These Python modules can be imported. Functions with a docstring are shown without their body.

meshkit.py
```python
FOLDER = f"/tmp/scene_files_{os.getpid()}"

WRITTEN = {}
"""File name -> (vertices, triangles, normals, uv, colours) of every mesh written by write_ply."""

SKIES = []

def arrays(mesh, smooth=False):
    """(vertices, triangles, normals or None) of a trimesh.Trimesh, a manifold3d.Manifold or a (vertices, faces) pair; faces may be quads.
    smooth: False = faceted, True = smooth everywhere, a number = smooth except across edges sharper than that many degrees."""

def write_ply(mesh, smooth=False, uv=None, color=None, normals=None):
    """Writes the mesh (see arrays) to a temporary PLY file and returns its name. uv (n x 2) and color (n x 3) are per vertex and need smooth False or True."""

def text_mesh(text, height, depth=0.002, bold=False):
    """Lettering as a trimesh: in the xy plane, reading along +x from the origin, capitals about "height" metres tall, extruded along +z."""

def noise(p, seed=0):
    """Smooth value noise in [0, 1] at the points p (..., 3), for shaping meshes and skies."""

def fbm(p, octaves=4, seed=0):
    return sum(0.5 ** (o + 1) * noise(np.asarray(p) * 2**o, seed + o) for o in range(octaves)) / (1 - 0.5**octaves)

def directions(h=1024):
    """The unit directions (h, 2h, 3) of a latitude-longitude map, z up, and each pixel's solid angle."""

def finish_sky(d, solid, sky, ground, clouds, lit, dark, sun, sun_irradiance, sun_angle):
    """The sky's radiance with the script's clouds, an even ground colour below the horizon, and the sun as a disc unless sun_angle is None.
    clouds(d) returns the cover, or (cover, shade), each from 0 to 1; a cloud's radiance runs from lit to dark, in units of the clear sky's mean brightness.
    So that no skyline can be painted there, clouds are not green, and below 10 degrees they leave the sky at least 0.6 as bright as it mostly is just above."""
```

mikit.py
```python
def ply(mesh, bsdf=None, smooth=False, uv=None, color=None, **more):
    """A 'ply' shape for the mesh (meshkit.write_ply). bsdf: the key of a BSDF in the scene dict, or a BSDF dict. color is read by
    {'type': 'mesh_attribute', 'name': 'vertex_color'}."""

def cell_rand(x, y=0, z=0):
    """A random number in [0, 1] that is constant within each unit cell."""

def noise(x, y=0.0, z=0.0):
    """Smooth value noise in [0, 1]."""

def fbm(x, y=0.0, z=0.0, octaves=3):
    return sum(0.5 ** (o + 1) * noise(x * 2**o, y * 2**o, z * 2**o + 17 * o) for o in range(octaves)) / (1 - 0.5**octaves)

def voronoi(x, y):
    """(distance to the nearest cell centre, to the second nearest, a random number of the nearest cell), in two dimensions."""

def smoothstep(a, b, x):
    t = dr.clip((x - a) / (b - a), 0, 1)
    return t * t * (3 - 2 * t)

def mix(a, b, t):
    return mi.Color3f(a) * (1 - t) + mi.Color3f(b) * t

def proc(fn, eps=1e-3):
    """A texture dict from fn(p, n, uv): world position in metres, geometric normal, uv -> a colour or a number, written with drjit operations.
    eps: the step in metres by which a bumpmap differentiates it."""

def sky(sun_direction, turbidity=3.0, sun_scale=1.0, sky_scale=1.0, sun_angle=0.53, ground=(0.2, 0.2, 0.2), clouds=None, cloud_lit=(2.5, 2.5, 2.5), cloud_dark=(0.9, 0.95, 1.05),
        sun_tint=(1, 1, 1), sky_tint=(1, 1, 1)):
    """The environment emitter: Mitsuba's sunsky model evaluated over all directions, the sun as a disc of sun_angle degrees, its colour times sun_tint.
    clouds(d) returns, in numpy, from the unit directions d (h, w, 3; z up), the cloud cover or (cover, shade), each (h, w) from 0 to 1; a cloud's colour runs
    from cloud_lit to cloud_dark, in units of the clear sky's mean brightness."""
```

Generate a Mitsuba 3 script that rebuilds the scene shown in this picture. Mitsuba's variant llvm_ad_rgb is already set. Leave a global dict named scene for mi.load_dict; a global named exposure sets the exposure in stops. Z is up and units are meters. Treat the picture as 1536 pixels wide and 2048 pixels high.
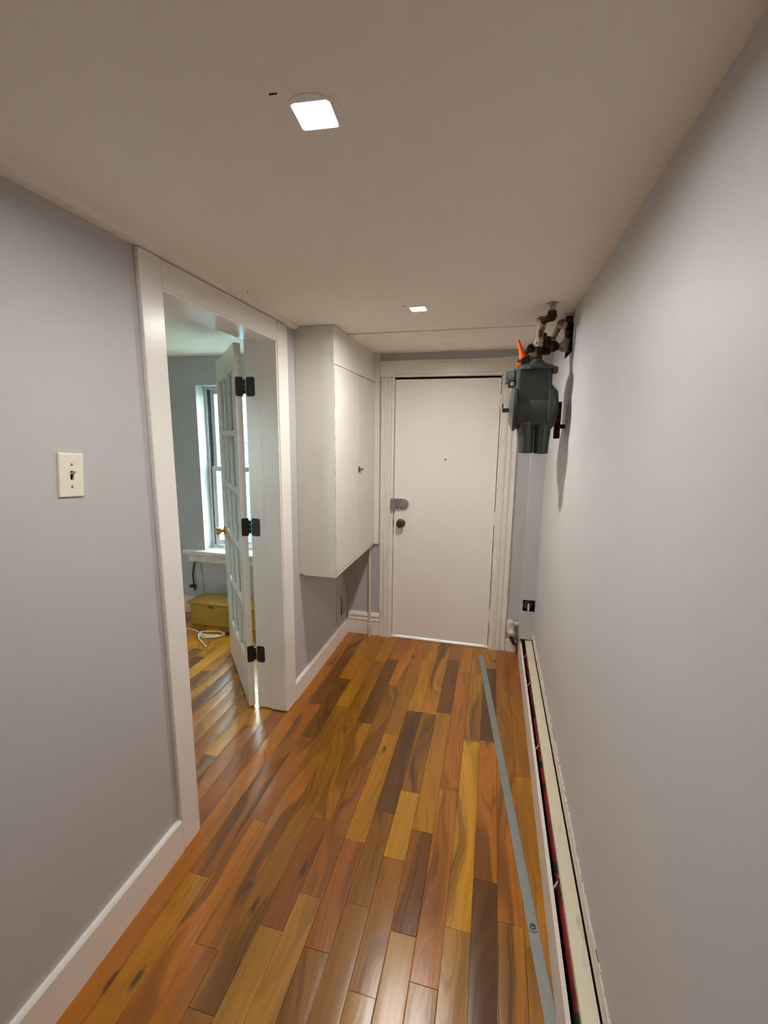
import math, random
import numpy as np
import trimesh, manifold3d, shapely
from shapely.geometry import Polygon, box as sbox
import drjit as dr
import mitsuba as mi
import mikit, meshkit
from mikit import proc, noise, fbm, smoothstep, mix, cell_rand

rng = random.Random(7)
scene, labels = {}, {}
T = mi.ScalarTransform4f

# ------------------------------------------------------------------ camera
F_PX, YAW, PITCH, ROLL, EYE = 888.0, 0.2392, 0.1725, 0.0108, 1.620
fw = np.array([-math.sin(YAW) * math.cos(PITCH), math.cos(YAW) * math.cos(PITCH), -math.sin(PITCH)])
rt = np.array([math.cos(YAW), math.sin(YAW), 0.0])
up = np.cross(rt, fw)
up = -math.sin(ROLL) * rt + math.cos(ROLL) * up
eye = np.array([0, 0, EYE])
scene['camera'] = dict(type='perspective', fov=2 * math.degrees(math.atan(768 / F_PX)), fov_axis='x', near_clip=0.02, far_clip=200.0,
                       to_world=T().look_at(origin=eye.tolist(), target=(eye + fw).tolist(), up=up.tolist()))
exposure = 0.0

# ------------------------------------------------------------------ daylight (bright overcast) and lamp strength
scene['sky'] = mikit.sky([-0.3, 0.75, 0.6], turbidity=4.0, sun_scale=0.0, sky_scale=190.0, ground=(0.3, 0.3, 0.3),
                         clouds=lambda d: (np.full(d.shape[:2], 0.92), np.full(d.shape[:2], 0.3)),
                         cloud_lit=(0.80, 1.0, 0.95), cloud_dark=(0.65, 0.86, 0.82), sky_tint=(0.80, 1.0, 0.93))
LAMP = 710.0
LAMP_RGB = (1.0, 0.96, 0.895)

# ------------------------------------------------------------------ helpers
def rgb(r, g, b):
    f = lambda c: ((c / 255 + 0.055) / 1.055) ** 2.4 if c > 10 else c / 255 / 12.92
    return [f(r), f(g), f(b)]

def mat(name, color, rough=0.5, metallic=0.0, spec=0.5, two=True, **more):
    c = color if isinstance(color, dict) else {'type': 'rgb', 'value': list(color)}
    b = dict(type='principled', base_color=c, roughness=rough, metallic=metallic, specular=spec, **more)
    scene[name] = {'type': 'twosided', 'bsdf': b} if two else b

def add(key, mesh, bsdf, smooth=30, label=None, cat=None, group=None, kind=None, uv=None, **more):
    k, i = key, 0
    while k in scene:
        i += 1
        k = f'{key}_{i:03d}'
    scene[k] = mikit.ply(mesh, bsdf, smooth=smooth, uv=uv, **more)
    tag(k, label, cat, group, kind)
    return k

def tag(k, label=None, cat=None, group=None, kind=None):
    d = {n: v for n, v in (('label', label), ('category', cat), ('group', group), ('kind', kind)) if v}
    if d:
        labels[k] = {**labels.get(k, {}), **d}

def struct(k, mesh, bsdf, label, cat, smooth=30):
    return add(k, mesh, bsdf, smooth, label, cat, None, 'structure')

def cat_(*ms):
    return trimesh.util.concatenate([m for m in ms if m is not None])

def bx(x0, x1, y0, y1, z0, z1, b=0.0):
    """A box with chamfered edges."""
    if b <= 0:
        m = trimesh.creation.box(extents=(x1 - x0, y1 - y0, z1 - z0))
        m.apply_translation(((x0 + x1) / 2, (y0 + y1) / 2, (z0 + z1) / 2))
        return m
    pts = []
    for ix, x in enumerate((x0, x1)):
        for iy, y in enumerate((y0, y1)):
            for iz, z in enumerate((z0, z1)):
                sx, sy, sz = (b if ix == 0 else -b), (b if iy == 0 else -b), (b if iz == 0 else -b)
                pts += [(x, y + sy, z + sz), (x + sx, y, z + sz), (x + sx, y + sy, z)]
    return trimesh.convex.convex_hull(np.array(pts))

def hull(pts):
    return trimesh.convex.convex_hull(np.array(pts, float))

def ext(poly, a0, a1, axis):
    """Extrude a shapely polygon along an axis. Polygon coordinates: axis x -> (y, z), axis y -> (x, z), axis z -> (x, y)."""
    polys = getattr(poly, 'geoms', [poly])
    out = []
    for g in polys:
        m = trimesh.creation.extrude_polygon(g, a1 - a0, engine='earcut')
        v = m.vertices.copy()
        v[:, 2] += a0
        if axis == 'x':
            v = v[:, [2, 0, 1]]
        elif axis == 'y':
            v = v[:, [0, 2, 1]]
            m.faces = m.faces[:, ::-1]
        m.vertices = v
        out.append(m)
    return cat_(*out)

def lathe(profile, n=32, at=(0, 0, 0), axis=(0, 0, 1)):
    """profile: (radius, height) pairs, revolved about an axis through 'at'."""
    m = trimesh.creation.revolve(np.array(profile, float), sections=n)
    M = trimesh.geometry.align_vectors([0, 0, 1], np.array(axis, float) / np.linalg.norm(axis))
    M = M.copy()
    M[:3, 3] = at
    m.apply_transform(M)
    return m

def cyl(p0, p1, r, n=24, r1=None, bev=0.0):
    p0, p1 = np.array(p0, float), np.array(p1, float)
    h = np.linalg.norm(p1 - p0)
    r1 = r if r1 is None else r1
    prof = [(0, 0), (r - bev, 0), (r, bev), (r1, h - bev), (r1 - bev, h), (0, h)] if bev else [(0, 0), (r, 0), (r1, h), (0, h)]
    return lathe(prof, n, p0, p1 - p0)

def spline(pts, n=8):
    P = np.array(pts, float)
    P = np.vstack([2 * P[0] - P[1], P, 2 * P[-1] - P[-2]])
    out = []
    for i in range(1, len(P) - 2):
        for t in np.linspace(0, 1, n, endpoint=False):
            a, b, c, d = P[i - 1:i + 3]
            out.append(0.5 * (2 * b + (c - a) * t + (2 * a - 5 * b + 4 * c - d) * t * t + (3 * b - a - 3 * c + d) * t ** 3))
    out.append(P[-2])
    return np.array(out)

def tube(pts, r, n=10, smooth=8):
    P = spline(pts, smooth) if smooth else np.array(pts, float)
    tg = np.gradient(P, axis=0)
    tg /= np.linalg.norm(tg, axis=1, keepdims=True)
    u = np.cross(tg[0], [0.31, 0.22, 0.92])
    u /= np.linalg.norm(u)
    ang = np.arange(n) * 2 * math.pi / n
    V = []
    for p, t in zip(P, tg):
        u = u - t * (u @ t)
        u /= np.linalg.norm(u)
        w = np.cross(t, u)
        V.append(p + r * (np.cos(ang)[:, None] * u + np.sin(ang)[:, None] * w))
    V = np.vstack(V + [P[:1], P[-1:]])
    Fc, m = [], len(P)
    for i in range(m - 1):
        for j in range(n):
            a, b, c, d = i * n + j, i * n + (j + 1) % n, (i + 1) * n + (j + 1) % n, (i + 1) * n + j
            Fc += [(a, b, c), (a, c, d)]
    for j in range(n):
        Fc += [(m * n, (j + 1) % n, j), (m * n + 1, (m - 1) * n + j, (m - 1) * n + (j + 1) % n)]
    return trimesh.Trimesh(V, np.array(Fc), process=False)

def rbox(x0, x1, y0, y1, z0, z1, r, n=3):
    """A box with round edges: the hull of eight spheres."""
    s = trimesh.creation.icosphere(n, r)
    return hull(np.vstack([s.vertices + (x, y, z) for x in (x0 + r, x1 - r) for y in (y0 + r, y1 - r) for z in (z0 + r, z1 - r)]))

def rrect(x0, x1, y0, y1, r):
    return sbox(x0 + r, y0 + r, x1 - r, y1 - r).buffer(r, quad_segs=5)

def man(m):
    return manifold3d.Manifold(manifold3d.Mesh(np.asarray(m.vertices, np.float32), np.asarray(m.faces, np.uint32)))

def unman(M):
    m = M.to_mesh()
    return trimesh.Trimesh(m.vert_properties[:, :3], m.tri_verts, process=False)

def cut(a, *bs):
    A = man(a)
    for b in bs:
        A = A - man(b)
    return unman(A)

def sph(c, r, n=3):
    m = trimesh.creation.icosphere(n, r)
    m.apply_translation(c)
    return m

# ------------------------------------------------------------------ dimensions (metres; camera foot at the origin, hall runs along +y)
XL, XC, XR, H, D = -1.118, -1.100, 0.338, 2.2085, 3.318
XJ = -1.291            # room face of the wall between hall and room
YB = -1.7              # end of the hall behind the camera
RX0, RY0 = -3.3, 0.3   # the room's far corner
XCAB = -0.881

# ------------------------------------------------------------------ materials
def paint_fn(c, amp=0.03, s=3.0):
    c = list(c)
    return proc(lambda p, n, uv: mi.Color3f(c) * (1 - amp + 2 * amp * fbm(p.x * s, p.y * s, p.z * s)))

mat('wall_paint', paint_fn(rgb(187, 186, 187)), 0.5, spec=0.35)
mat('ceiling_paint', paint_fn(rgb(234, 228, 218), 0.03, 2.0), 0.75, spec=0.25)
mat('trim_paint', paint_fn(rgb(234, 231, 226), 0.02, 6.0), 0.28, spec=0.5)
mat('old_trim_paint', proc(lambda p, n, uv: mix(rgb(232, 228, 220), rgb(150, 138, 122), 0.3 * smoothstep(0.64, 0.85, fbm(p.x * 30, p.y * 30, p.z * 7, 4)))), 0.32, spec=0.5)
mat('door_paint', paint_fn(rgb(240, 236, 230), 0.025, 2.5), 0.4, spec=0.4)
mat('cabinet_paint', paint_fn(rgb(215, 212, 203), 0.02, 4.0), 0.42, spec=0.4)
mat('french_paint', paint_fn(rgb(220, 220, 214), 0.02, 6.0), 0.3, spec=0.5)
mat('black_metal', rgb(22, 21, 21), 0.45, spec=0.4)
mat('dark_hole_and_shade', rgb(26, 22, 20), 0.9, spec=0.1)
mat('lath', rgb(48, 36, 28), 0.9, spec=0.1)
mat('brass', rgb(196, 148, 62), 0.22, metallic=1.0)
mat('old_brass', rgb(120, 100, 66), 0.35, metallic=0.9)
mat('bronze', rgb(92, 82, 72), 0.3, metallic=0.9)
mat('nickel', rgb(150, 150, 150), 0.42, metallic=0.6)
mat('steel_screw', rgb(196, 196, 192), 0.3, metallic=0.9)
mat('ivory_plastic', rgb(228, 222, 206), 0.35)
mat('toggle_plastic', rgb(176, 160, 124), 0.35)
mat('white_plastic', rgb(232, 230, 224), 0.35)
mat('meter_grey', paint_fn(rgb(55, 61, 60), 0.06, 18.0), 0.26, spec=0.5)
mat('orange_plastic', rgb(236, 98, 26), 0.35, spec=0.5)
mat('black_plastic', rgb(20, 21, 20), 0.4)
mat('index_grey', rgb(86, 88, 92), 0.5)
mat('sticker_white', rgb(232, 216, 214), 0.5)
mat('sticker_red', rgb(190, 32, 30), 0.5)
mat('rust', proc(lambda p, n, uv: mix(rgb(40, 25, 18), rgb(96, 66, 46), smoothstep(0.4, 0.7, fbm(p.x * 50, p.y * 50, p.z * 50, 4)))), 0.8, spec=0.2)
mat('painted_pipe', proc(lambda p, n, uv: mix(rgb(176, 164, 146), rgb(86, 62, 46), smoothstep(0.48, 0.66, fbm(p.x * 38, p.y * 38, p.z * 30, 4)))), 0.55, spec=0.3)
mat('white_pipe', proc(lambda p, n, uv: mix(rgb(216, 206, 190), rgb(126, 104, 84), 0.6 * smoothstep(0.6, 0.8, fbm(p.x * 60, p.y * 60, p.z * 24, 3)))), 0.4, spec=0.4)
mat('red_pipe', proc(lambda p, n, uv: mix(rgb(148, 40, 44), rgb(92, 26, 26), smoothstep(0.35, 0.7, fbm(p.x * 20, p.y * 12, p.z * 20, 3)))), 0.5, spec=0.3)
mat('fin_metal', rgb(46, 42, 40), 0.6, metallic=0.4)
mat('bracket_metal', rgb(150, 146, 142), 0.4, metallic=0.7)
mat('heater_cream', proc(lambda p, n, uv: mix(rgb(206, 198, 174), rgb(142, 128, 98), 0.5 * smoothstep(0.55, 0.8, fbm(p.x * 30, p.y * 9, p.z * 20, 4)))), 0.38, spec=0.5)
mat('heater_white', paint_fn(rgb(214, 206, 198), 0.04, 12.0), 0.4, spec=0.4)
mat('strip_metal', paint_fn(rgb(140, 145, 142), 0.05, 10.0), 0.5, metallic=0.35)
mat('ink', rgb(44, 44, 44), 0.7)
mat('cord_white', rgb(226, 222, 210), 0.5)
mat('cord_cream', rgb(168, 156, 138), 0.5)
mat('cord_black', rgb(20, 18, 18), 0.5)
mat('wire_grey', rgb(120, 118, 108), 0.5)
mat('mustard', proc(lambda p, n, uv: mix(rgb(170, 130, 52), rgb(140, 102, 40), fbm(p.x * 9, p.y * 9, p.z * 9, 4))), 0.6, spec=0.3)
mat('vinyl_sash', rgb(206, 210, 212), 0.4)
mat('track_dark', rgb(40, 42, 44), 0.6)
mat('subfloor', rgb(30, 20, 12), 0.9, spec=0.1)
mat('siding', rgb(112, 146, 172), 0.6)
mat('fence_white', rgb(106, 150, 156), 0.5)
mat('house_glass', rgb(120, 140, 160), 0.15)
mat('tarp', rgb(120, 150, 186), 0.6)
mat('yard', proc(lambda p, n, uv: mix(rgb(150, 158, 152), rgb(120, 130, 122), fbm(p.x * 3, p.y * 3, 0.0, 4))), 0.9, spec=0.1)
scene['pane_glass'] = dict(type='thindielectric', int_ior=1.5)
scene['clear_plastic'] = dict(type='thindielectric', int_ior=1.45)
scene['lens_white'] = dict(type='diffuse', reflectance={'type': 'rgb', 'value': [0.8, 0.8, 0.8]})

# ------------------------------------------------------------------ wood floor
TONES = [rgb(160, 94, 14), rgb(162, 106, 16), rgb(186, 130, 26), rgb(132, 73, 18), rgb(98, 59, 12), rgb(138, 87, 14), rgb(160, 110, 36), rgb(142, 83, 26)]

def wood_fn(p, n, uv):
    t, s = dr.floor(uv.x), dr.floor(uv.y)
    c = mi.Color3f(TONES[0])
    for i in range(1, len(TONES)):
        c = dr.select(t > i - 0.5, mi.Color3f(TONES[i]), c)
    h1, h2 = cell_rand(s, 3), cell_rand(s, 7)
    px, py = p.x + s * 0.37, p.y + s * 1.13
    wob = fbm(px * 6, py * 1.5, s, 3)
    long = fbm(px * 70 + wob * 16, py * 1.1, s, 4)
    band = fbm(px * 22 + wob * 7, py * 0.8, s + 3.0, 3)
    fine = noise(px * 320 + wob * 8, py * 9, s)
    cloud = fbm(px * 6, py * 2.2, s + 5.0, 2)
    heart = smoothstep(0.48, 0.72, fbm(px * 14 + wob * 6, py * 1.3, s + 9.0, 3)) * (0.3 + 0.7 * h1)
    line = smoothstep(0.60, 0.72, long) * 0.3
    d1 = mikit.voronoi(px * 8.0 + 0.3 * wob, py * 2.4)
    knot = smoothstep(0.11, 0.03, d1[0]) * smoothstep(0.80, 0.86, d1[2])
    k = 0.52 + 0.42 * long + 0.36 * band + 0.12 * fine + 0.14 * cloud
    c = c * k * (0.90 + 0.2 * h2)
    a = dr.clip(0.66 * heart + line + 0.8 * knot, 0, 0.85)
    return c * (1 - a) + mi.Color3f(rgb(60, 31, 6)) * a

def wood_bump(p, n, uv):
    """Height of the worn floor in metres: boards cupped across their width, each tilted a little, with fine grain."""
    s = dr.floor(uv.y)
    x = (p.x + 0.079) / 0.0862
    u = x - dr.floor(x)
    cup = 0.0010 * (0.4 + 0.9 * cell_rand(s, 11)) * 4 * u * (1 - u)
    tilt = 0.0022 * (cell_rand(s, 5) - 0.5) * u
    return cup + tilt + 0.0004 * noise(p.x * 34 + s, p.y * 4) + 0.00010 * noise(p.x * 160 + s, p.y * 9)

scene['wood'] = {'type': 'bumpmap', 'arbitrary': proc(wood_bump, eps=2e-3), 'scale': 1.0,
                 'bsdf': {'type': 'principled', 'base_color': proc(wood_fn), 'roughness': 0.27, 'specular': 0.6}}

W = 0.0862
PLANKS = {  # row: (far end, tone) from near to far; the nearest board starts at NEAR0
    -12: [(1.62, 0), (2.75, 0)], -11: [(1.195, 1), (2.3, 7)], -10: [(1.463, 0), (2.0, 7), (2.613, 4), (3.2, 1)],
    -9: [(0.996, 0), (1.785, 0), (2.315, 5), (2.943, 1)], -8: [(0.85, 5), (1.42, 5), (2.141, 5), (2.9, 5)],
    -7: [(1.097, 6), (1.537, 3), (2.2, 5), (2.95, 4)], -6: [(1.228, 6), (1.867, 7), (2.62, 5)],
    -5: [(1.074, 5), (1.473, 3), (2.14, 1), (2.85, 5)], -4: [(1.239, 5), (1.637, 5), (2.378, 4), (3.0, 1)],
    -3: [(1.0, 6), (1.437, 5), (1.775, 2), (2.38, 5)], -2: [(1.188, 6), (1.583, 3), (2.40, 1), (3.05, 4)],
    -1: [(1.065, 6), (1.83, 0), (2.90, 0)], 0: [(1.244, 6), (2.20, 2), (2.9, 1)], 1: [(0.9, 4), (1.436, 4), (2.217, 0), (3.0, 4)],
    2: [(1.305, 1), (2.05, 0), (2.8, 5)], 3: [(1.25, 1), (1.999, 1), (2.7, 5)], 4: [(1.6, 0), (2.5, 0)]}
NEAR0 = 0.45

def plank_mesh(x0, x1, y0, y1, tone, seed, dz=0.0):
    g, b = 0.00025, 0.0007
    x0, x1, y0, y1 = x0 + g, x1 - g, y0 + g, y1 - g
    zt, zb = dz, -0.012
    v = [(x0, y0, zb), (x1, y0, zb), (x1, y1, zb), (x0, y1, zb), (x0, y0, zt - b), (x1, y0, zt - b), (x1, y1, zt - b), (x0, y1, zt - b),
         (x0 + b, y0 + b, zt), (x1 - b, y0 + b, zt), (x1 - b, y1 - b, zt), (x0 + b, y1 - b, zt)]
    f = [(8, 9, 10), (8, 10, 11)]
    for o in (0, 4):
        for i in range(4):
            j = (i + 1) % 4
            f += [(o + i, o + j, o + 4 + j), (o + i, o + 4 + j, o + 4 + i)]
    v = np.array(v)
    uv = np.stack([tone + 0.3 + (v[:, 0] - x0) * 2.0, seed + 0.3 + (v[:, 1] - y0) * 0.08], 1)
    return trimesh.Trimesh(v, np.array(f), process=False), uv

def join_uv(pairs):
    m = cat_(*[a for a, _ in pairs])
    return m, np.vstack([b for _, b in pairs])

struct('floor', bx(RX0 - 0.2, XR + 0.12, YB - 0.1, D + 0.2, -0.10, -0.010), 'subfloor', 'glossy orange and brown oak strip floor running from the hall into the room', 'floor')
field, seed = [], 0
for r in range(-38, 5):
    x0 = -0.079 + W * r
    hallrow = r in PLANKS
    ends = list(PLANKS.get(r, []))
    if not hallrow:
        y = NEAR0 + rng.uniform(0.2, 0.9)
        while y < D - 0.3:
            ends.append((y, rng.choice([0, 0, 1, 1, 5, 5, 3, 7, 4])))
            y += rng.uniform(0.45, 1.05)
    ends.append((D + 0.03, rng.choice([0, 1, 5, 7])))
    y0 = NEAR0
    for y1, tone in ends:
        seed += 1
        m, uv = plank_mesh(x0, x0 + W, y0, y1, tone, seed, rng.uniform(-0.0004, 0.0))
        inview = (r >= -12 and y1 > 0.75) or (-27 <= r < -12 and y1 > 1.4 + 0.075 * (-12 - r) and y0 < 3.3)
        if inview:
            add('floor__plank', m, 'wood', False, uv=uv)
        else:
            field.append((m, uv))
        y0 = y1
    y = NEAR0                                   # boards behind the camera and in unseen corners
    while y > YB:
        y1 = y
        y = max(YB, y - rng.uniform(0.5, 1.1))
        seed += 1
        field.append(plank_mesh(x0, x0 + W, y, y1, rng.choice([0, 1, 5, 6, 7]), seed))
m, uv = join_uv(field)
k = add('floor__plank_field', m, 'wood', False, uv=uv)
tag(k, kind='stuff')

# ------------------------------------------------------------------ the shell
op = (1.342, 2.200, 2.115)                       # door opening to the room: y from, y to, top
wl = sbox(YB, -0.1, D + 0.02, 2.30).difference(sbox(op[0], -0.2, op[1], op[2]))
struct('wall_left', ext(wl, XJ, XL, 'x'), 'wall_paint', 'grey painted hall wall on the left with the opening to the room', 'wall')
add('wall_left__patch_panel', bx(XL - 0.002, XL + 0.004, 3.070, D, 0.13, 0.775, 0.001), 'wall_paint')

hole = (2.375, 2.625, 2.022)
wr = bx(XR, XR + 0.12, YB, D + 0.2, -0.1, 2.30)
rag = [(YB, 0.0)]
rg = random.Random(3)
y = YB
while y < 3.2:
    rag.append((y, 0.247 + rg.uniform(-0.006, 0.008)))
    y += rg.uniform(0.02, 0.07)
rag += [(3.2, 0.25), (3.2, 0.0)]
wr = cut(wr, bx(XR - 0.05, XR + 0.085, hole[0], hole[1], hole[2], H - 0.004), ext(Polygon(rag), XR - 0.05, XR + 0.012, 'x'))
struct('wall_right', wr, 'wall_paint', 'long grey painted hall wall on the right', 'wall', smooth=False)
add('wall_right__hole_lining', cut(bx(XR + 0.004, XR + 0.09, hole[0] - 0.004, hole[1] + 0.004, hole[2] - 0.004, H - 0.002),
                                   bx(XR - 0.01, XR + 0.083, hole[0] + 0.003, hole[1] - 0.003, hole[2] + 0.003, H + 0.1)), 'lath', False)
lip = []
for i in range(70):                               # torn paint and plaster left along the cut edge above the heater
    yy = 0.1 + i * 0.043 + rg.uniform(-.01, .01)
    if 1.9 < yy < 2.5 and rg.random() < 0.6:
        continue
    lip.append(rbox(XR - rg.uniform(.001, .003), XR + .008, yy, yy + rg.uniform(.02, .045), 0.236, 0.252 + rg.uniform(0, .006), 0.0009, 1))
k = add('wall_right__torn_edge', cat_(*lip), 'heater_white', False)
tag(k, kind='stuff')

door_op = (-0.738, 0.034, 2.040)
win = (-2.43, -1.45, 0.585, 2.005)
wb = sbox(RX0 - 0.1, -0.1, XR + 0.12, 2.35).difference(sbox(door_op[0], -0.2, door_op[1], door_op[2])).difference(sbox(win[0], win[2], win[1], win[3]))
struct('wall_back', ext(wb, D, D + 0.2, 'y'), 'wall_paint', 'grey outer wall at the end, holding the entry door and the room window', 'wall')
struct('wall_front', bx(XJ, XR + 0.1, YB - 0.1, YB, -0.1, 2.3), 'wall_paint', 'grey wall closing the hall behind the viewer', 'wall')
struct('wall_room_left', bx(RX0 - 0.1, RX0, RY0 - 0.1, D + 0.1, -0.1, 2.35), 'wall_paint', 'far side wall of the room beyond the glazed door', 'wall')
w2 = (-2.78, -2.20, 0.85, 1.90)
struct('wall_room_front', ext(sbox(RX0, -0.1, XJ, 2.35).difference(sbox(w2[0], w2[2], w2[1], w2[3])), RY0 - 0.12, RY0, 'y'), 'wall_paint', 'near end wall of the room beyond the glazed door', 'wall')

YS = 2.650                                        # seam between the two ceiling boards
lamps = [(-0.357, 0.888, 4.0), (-0.383, 2.212, -2.0)]
hc = sbox(XJ + 0.05, YB, XR + 0.06, YS)
for lx, ly, _ in lamps:
    hc = hc.difference(shapely.Point(lx, ly).buffer(0.046, quad_segs=8))
hc = hc.difference(shapely.Point(0.222, 2.232).buffer(0.026))
struct('ceiling', cat_(ext(hc, H, H + 0.06, 'z'), bx(RX0, XJ + 0.03, RY0, D + 0.1, 2.235, 2.35), bx(XJ + .02, XR + .1, YB, D + .1, H + 0.05, H + 0.12)),
       'ceiling_paint', 'warm white hall and room ceiling', 'ceiling')
add('ceiling__panel', hull([(XL - .05, YS + .016, H - .004), (XR + .05, YS + .002, H - .001), (XL - .05, D + .03, H - .001), (XR + .05, D + .03, H - .001),
                            (XL - .05, YS + .016, H + .055), (XR + .05, YS + .002, H + .055), (XL - .05, D + .03, H + .055), (XR + .05, D + .03, H + .055)]), 'ceiling_paint')
add('ceiling__nail_hole', cyl((-1.045, 1.81, H - .0012), (-1.045, 1.81, H + .001), 0.004, 10), 'dark_hole_and_shade')

# ceiling trim along the left wall: a board with a rounded lower edge
prof = Polygon([(XL - .02, H + .01), (XL - .02, 2.1905), (XL + .030, 2.1905), (XL + .036, 2.1935), (XL + .040, 2.199), (XL + .046, H + .01)])
struct('trim_1', ext(prof, YB, 2.400, 'y'), 'ceiling_paint', 'narrow white strip between the left wall and the ceiling', 'trim')

# ------------------------------------------------------------------ opening to the room: casing, jamb, stop
k = struct('trim_2', bx(XL, XC, 1.264, 1.362, 0.0, 2.186, .0025), 'trim_paint', 'white flat casing and jamb around the opening to the room', 'door frame')
add('trim_2__casing_leg', bx(XL, XC, 2.180, 2.294, 0.004, 2.180, .0025), 'trim_paint')
add('trim_2__casing_head', bx(XL, XC - .0005, 1.362, 2.180, 2.094, 2.184, .0025), 'trim_paint')
add('trim_2__jamb', bx(XJ - .004, XC - .004, 1.342, 1.360, 0, 2.115, .001), 'trim_paint')
add('trim_2__jamb', bx(XJ - .004, XC - .004, 2.182, 2.204, 0.006, 2.115, .001), 'trim_paint')
add('trim_2__jamb', bx(XJ - .004, XC - .004, 1.360, 2.182, 2.097, 2.117, .001), 'trim_paint')
add('trim_2__door_stop', bx(-1.205, XC - .006, 2.172, 2.184, 0.008, 2.098, .0015), 'trim_paint')
add('trim_2__door_stop', bx(-1.205, XC - .006, 1.358, 1.370, 0.0, 2.098, .0015), 'trim_paint')
add('trim_2__door_stop', bx(-1.205, XC - .006, 1.370, 2.172, 2.086, 2.098, .0015), 'trim_paint')
for y0, y1 in ((1.232, 1.328), (2.216, 2.312)):
    add('trim_2__room_casing', bx(XJ - .018, XJ - .001, y0, y1, 0, 2.19, .002), 'trim_paint')

# ------------------------------------------------------------------ baseboards
def base_prof(y0, y1, h):
    return ext(Polygon([(XL - .01, 0), (XC, 0), (XC, h - .008), (XC - .006, h), (XL - .01, h)]), y0, y1, 'y')
struct('baseboard_left', base_prof(YB, 1.263, 0.141), 'trim_paint', 'white baseboard under the light switch', 'baseboard')
struct('baseboard_left_far', base_prof(2.295, D, 0.118), 'trim_paint', 'white baseboard under the wall cabinet', 'baseboard')
bp = Polygon([(D + .01, 0), (D - .018, 0), (D - .018, .118), (D - .024, .122), (D - .026, .132), (D - .018, .140), (D - .016, .150), (D - .024, .156),
              (D - .026, .168), (D - .018, .178), (D - .006, .188), (D + .01, .188)])
struct('baseboard_back', ext(bp, XC + .001, -0.838, 'x'), 'old_trim_paint', 'tall moulded old baseboard left of the entry door', 'baseboard')
struct('baseboard_back_right', bx(0.158, 0.238, D - .03, D + .002, 0, 0.092, .002), 'old_trim_paint', 'short white baseboard piece right of the entry door', 'baseboard')
struct('baseboard_room', bx(RX0, -1.35, D - .018, D + .002, 0, 0.158, .004), 'trim_paint', 'white baseboard under the room window', 'baseboard')

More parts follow.
